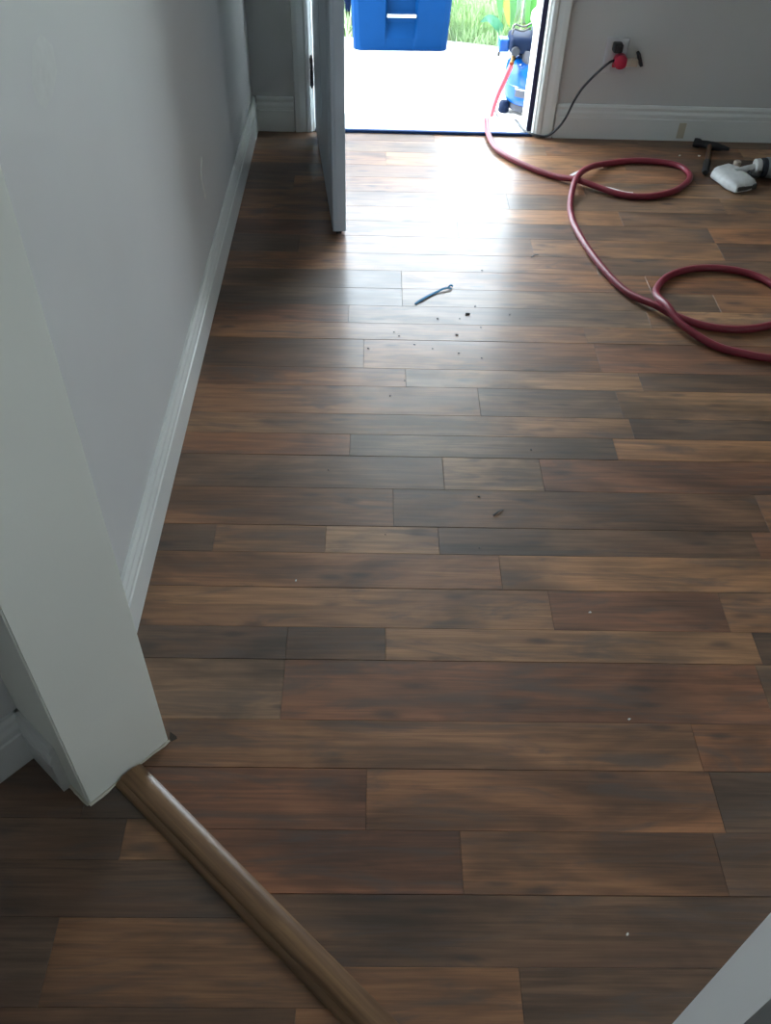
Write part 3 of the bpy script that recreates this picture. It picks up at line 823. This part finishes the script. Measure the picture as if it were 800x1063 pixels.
# ------------------------------------------------------------------ scraps and crumbs on the floor
def ribbon(pts, w, th, up=Vector((0, 0, 1))):
    bm = bmesh.new(); sweep(bm, [(-w / 2, 0), (w / 2, 0), (w / 2, th), (-w / 2, th)], catmull(pts, 4)); return bm
bt = tag(empty('tape_strip', (.2, 2.45, 0)), 'thin twisted strip of blue plastic lying in the door glare', 'plastic strip')
obj('strip_body', ribbon([(.138, 2.399, .001), (.165, 2.428, .003), (.20, 2.462, .002), (.235, 2.486, .006), (.256, 2.490, .003)], .008, .002), M['blue_tape'], bt)
obj('curled_end', ribbon([(.246, 2.498, .001), (.254, 2.506, .006), (.261, 2.503, .003)], .006, .0015), M['blue_tape'], bt)
tag(obj('film_scrap', ribbon([(.759, 3.327, .001), (.79, 3.352, .006), (.82, 3.381, .003), (.832, 3.372, .001)], .012, .0015), M['film']), 'clear plastic scrap left of the far hose loop', 'scrap')
tag(obj('film_scrap', ribbon([(.86, 3.250, .001), (.90, 3.232, .004), (.95, 3.205, .002), (.985, 3.20, .001)], .010, .0015), M['film']), 'clear plastic scrap under the front of the far hose loop', 'scrap')
def crumb(x, y, s, mat, label, group, cat='crumb', flat=.5):
    bm = bmesh.new(); bmesh.ops.create_icosphere(bm, subdivisions=1, radius=1)
    for v in bm.verts:
        k = rnd.uniform(.6, 1.25)
        v.co = Vector((v.co.x * s * k * 1.1, v.co.y * s * k * .75, v.co.z * s * flat * k))
    zmin = min(v.co.z for v in bm.verts)
    bmesh.ops.rotate(bm, cent=(0, 0, 0), matrix=Matrix.Rotation(rnd.uniform(-.6, 1.2), 3, 'Z'), verts=bm.verts)
    bmesh.ops.translate(bm, vec=(x, y, -zmin - .0002), verts=bm.verts)
    tag(obj('crumb', bm, mat, loc=(x, y, 0)), label, cat, group)
G1 = 'tiny dark crumbs scattered on the floor inside the door'
L1 = 'tiny dark crumb on the planks between door and middle of room'
for x, y, s in [(.364, 2.611, .0035), (.294, 2.344, .0045), (.204, 2.32, .0035), (.325, 2.394, .0035), (.429, 2.349, .003), (.07, 2.242, .003), (.084, 2.222, .003), (.258, 2.233, .004), (.272, 2.322, .003), (.129, 2.179, .003), (-.007, 2.155, .004),
                (.258, 2.139, .004), (.182, 2.161, .003), (.324, 2.117, .003), (.097, 2.004, .003), (.056, 1.933, .003), (.334, 2.277, .003), (.42, 1.717, .004), (.27, 1.539, .0035), (.259, 1.37, .003), (.041, 1.408, .0025), (-.101, 1.627, .0028)]:
    crumb(x, y, s, M['crumb'], L1, G1)
crumb(.298, 2.349, .0075, M['crumb'], 'largest dark crumb, just below the blue strip', G1)
for i, (x, y, a) in enumerate([(.552, 2.713, .5), (.313, 1.485, .9)]):
    tag(obj('wood_chip', ribbon([(x - .013, y - .010, .001), (x, y + .002, .003), (x + .012, y + .010, .001)], .004, .0015), M['crumb']),
        ['dark curled chip between glare and far hose', 'dark curled chip in the middle of the floor'][i], 'chip')
for x, y, l in [(-.158, 1.264, 'white speck on the planks near the left baseboard'), (.484, 1.185, 'white speck right of centre on a reddish plank'), (.517, .921, 'white speck on a dark plank at the right foreground'), (.434, .519, 'white speck nearest the camera at the bottom right')]:
    crumb(x, y, .0032, M['white_speck'], l, 'white specks on the floor', 'speck')
for x, y, l in [(1.245, 3.545, 'white bead left of the hammer head'), (1.325, 3.545, 'white bead touching the hammer handle')]:
    crumb(x, y, .006, M['white_speck'], l, 'white beads by the hammer', 'speck')

# ------------------------------------------------------------------ plant, pickets and green panel outdoors
pl = tag(empty('garden_plant', (.72, 5.36, PATIO - .03)), 'leafy plant with long arching blades at the patio edge', 'plant')
def blade(pts, w, mat):
    P = catmull(pts, 5); n = len(P); bm = bmesh.new(); prev = None
    for i, p in enumerate(P):
        t = i / (n - 1); ww = w * max(.04, math.sin(math.pi * min(1, .12 + .88 * t)) ** .7) * .5
        d = (P[min(i + 1, n - 1)] - P[max(i - 1, 0)]).normalized()
        sd_ = d.cross(Vector((0, -1, .35))).normalized()
        cur = [bm.verts.new(p - sd_ * ww + Vector((0, 0, .12 * ww))), bm.verts.new(p + Vector((0, .0, -.25 * ww))), bm.verts.new(p + sd_ * ww + Vector((0, 0, .12 * ww)))]
        if prev:
            for k in (0, 1): bm.faces.new((prev[k], prev[k + 1], cur[k + 1], cur[k]))
        prev = cur
    return obj('leaf', bm, mat, pl, True)
b0 = (.72, 5.36, PATIO - .03)
obj('stem', T([b0, (.715, 5.36, .25), (.70, 5.36, .55)], [.014, .011, .006], 8), M['stalk'], pl, True)
blade([(.70, 5.36, .38), (.675, 5.32, .36), (.66, 5.30, .22), (.668, 5.29, .08), (.685, 5.285, -.03)], .05, M['leaf'])
blade([(.705, 5.36, .30), (.69, 5.33, .26), (.695, 5.31, .12), (.715, 5.30, .02), (.735, 5.29, -.05)], .045, M['leaf_yellow'])
blade([(.715, 5.37, .16), (.74, 5.35, .12), (.75, 5.33, .02), (.748, 5.32, -.06)], .04, M['leaf'])
blade([b0, (.70, 5.35, -.09), (.665, 5.33, -.045), (.62, 5.31, -.015), (.575, 5.30, -.03)], .05, M['leaf_teal'])
blade([(.70, 5.36, .5), (.64, 5.38, .62), (.54, 5.40, .60), (.46, 5.42, .46)], .06, M['leaf'])
blade([(.70, 5.36, .52), (.76, 5.39, .68), (.86, 5.42, .66), (.93, 5.44, .5)], .06, M['leaf'])
blade([(.70, 5.36, .55), (.70, 5.40, .75), (.68, 5.48, .86), (.66, 5.58, .82)], .05, M['leaf_yellow'])
fc = tag(empty('picket_fence', (.83, 5.72, PATIO - .03)), 'white picket fence piece behind the compressor', 'fence')
for i in range(4):
    x = .762 + i * .064
    bm = bmesh.new()
    pts = [(-.026, 0), (.026, 0), (.026, .82), (0, .88), (-.026, .82)]
    f0 = [bm.verts.new((x + a, 5.71, PATIO - .03 + b)) for a, b in pts]; f1 = [bm.verts.new((x + a, 5.728, PATIO - .03 + b)) for a, b in pts]
    bm.faces.new(f0); bm.faces.new(f1[::-1])
    for k in range(5): bm.faces.new((f0[k], f0[(k + 1) % 5], f1[(k + 1) % 5], f1[k]))
    obj('picket', bm, M['picket'], fc)
for z in (.18, .62): obj('rail', B(.735, .985, 5.728, 5.75, PATIO + z, PATIO + z + .05, .002), M['picket'], fc)
tb = tag(empty('plastic_tub', (1.03, 5.55, PATIO)), 'pale green plastic tub partly hidden behind the compressor', 'tub')
bm = bmesh.new(); rings = []
for z, k, inn in ((0, .88, 0), (.015, .90, 0), (.42, 1.0, 0), (.42, .95, 1), (.02, .86, 1)):
    rings.append([bm.verts.new((1.03 + sx * .18 * k, 5.55 + sy * .13 * k, PATIO + z)) for sx, sy in ((-1, -.8), (-.85, -1), (.85, -1), (1, -.8), (1, .8), (.85, 1), (-.85, 1), (-1, .8))])
for a, b in zip(rings, rings[1:]):
    for i in range(8): bm.faces.new((a[i], a[(i + 1) % 8], b[(i + 1) % 8], b[i]))
bm.faces.new(rings[0][::-1]); bm.faces.new(rings[-1])
obj('tub_body', bm, M['panel_green'], tb)
obj('tub_rim', T([(1.03 + sx * .186, 5.55 + sy * .136, PATIO + .42) for sx, sy in ((-1, -.8), (-.85, -1), (.85, -1), (1, -.8), (1, .8), (.85, 1), (-.85, 1), (-1, .8), (-1, -.8))], .012, 8), M['panel_green'], tb, True)
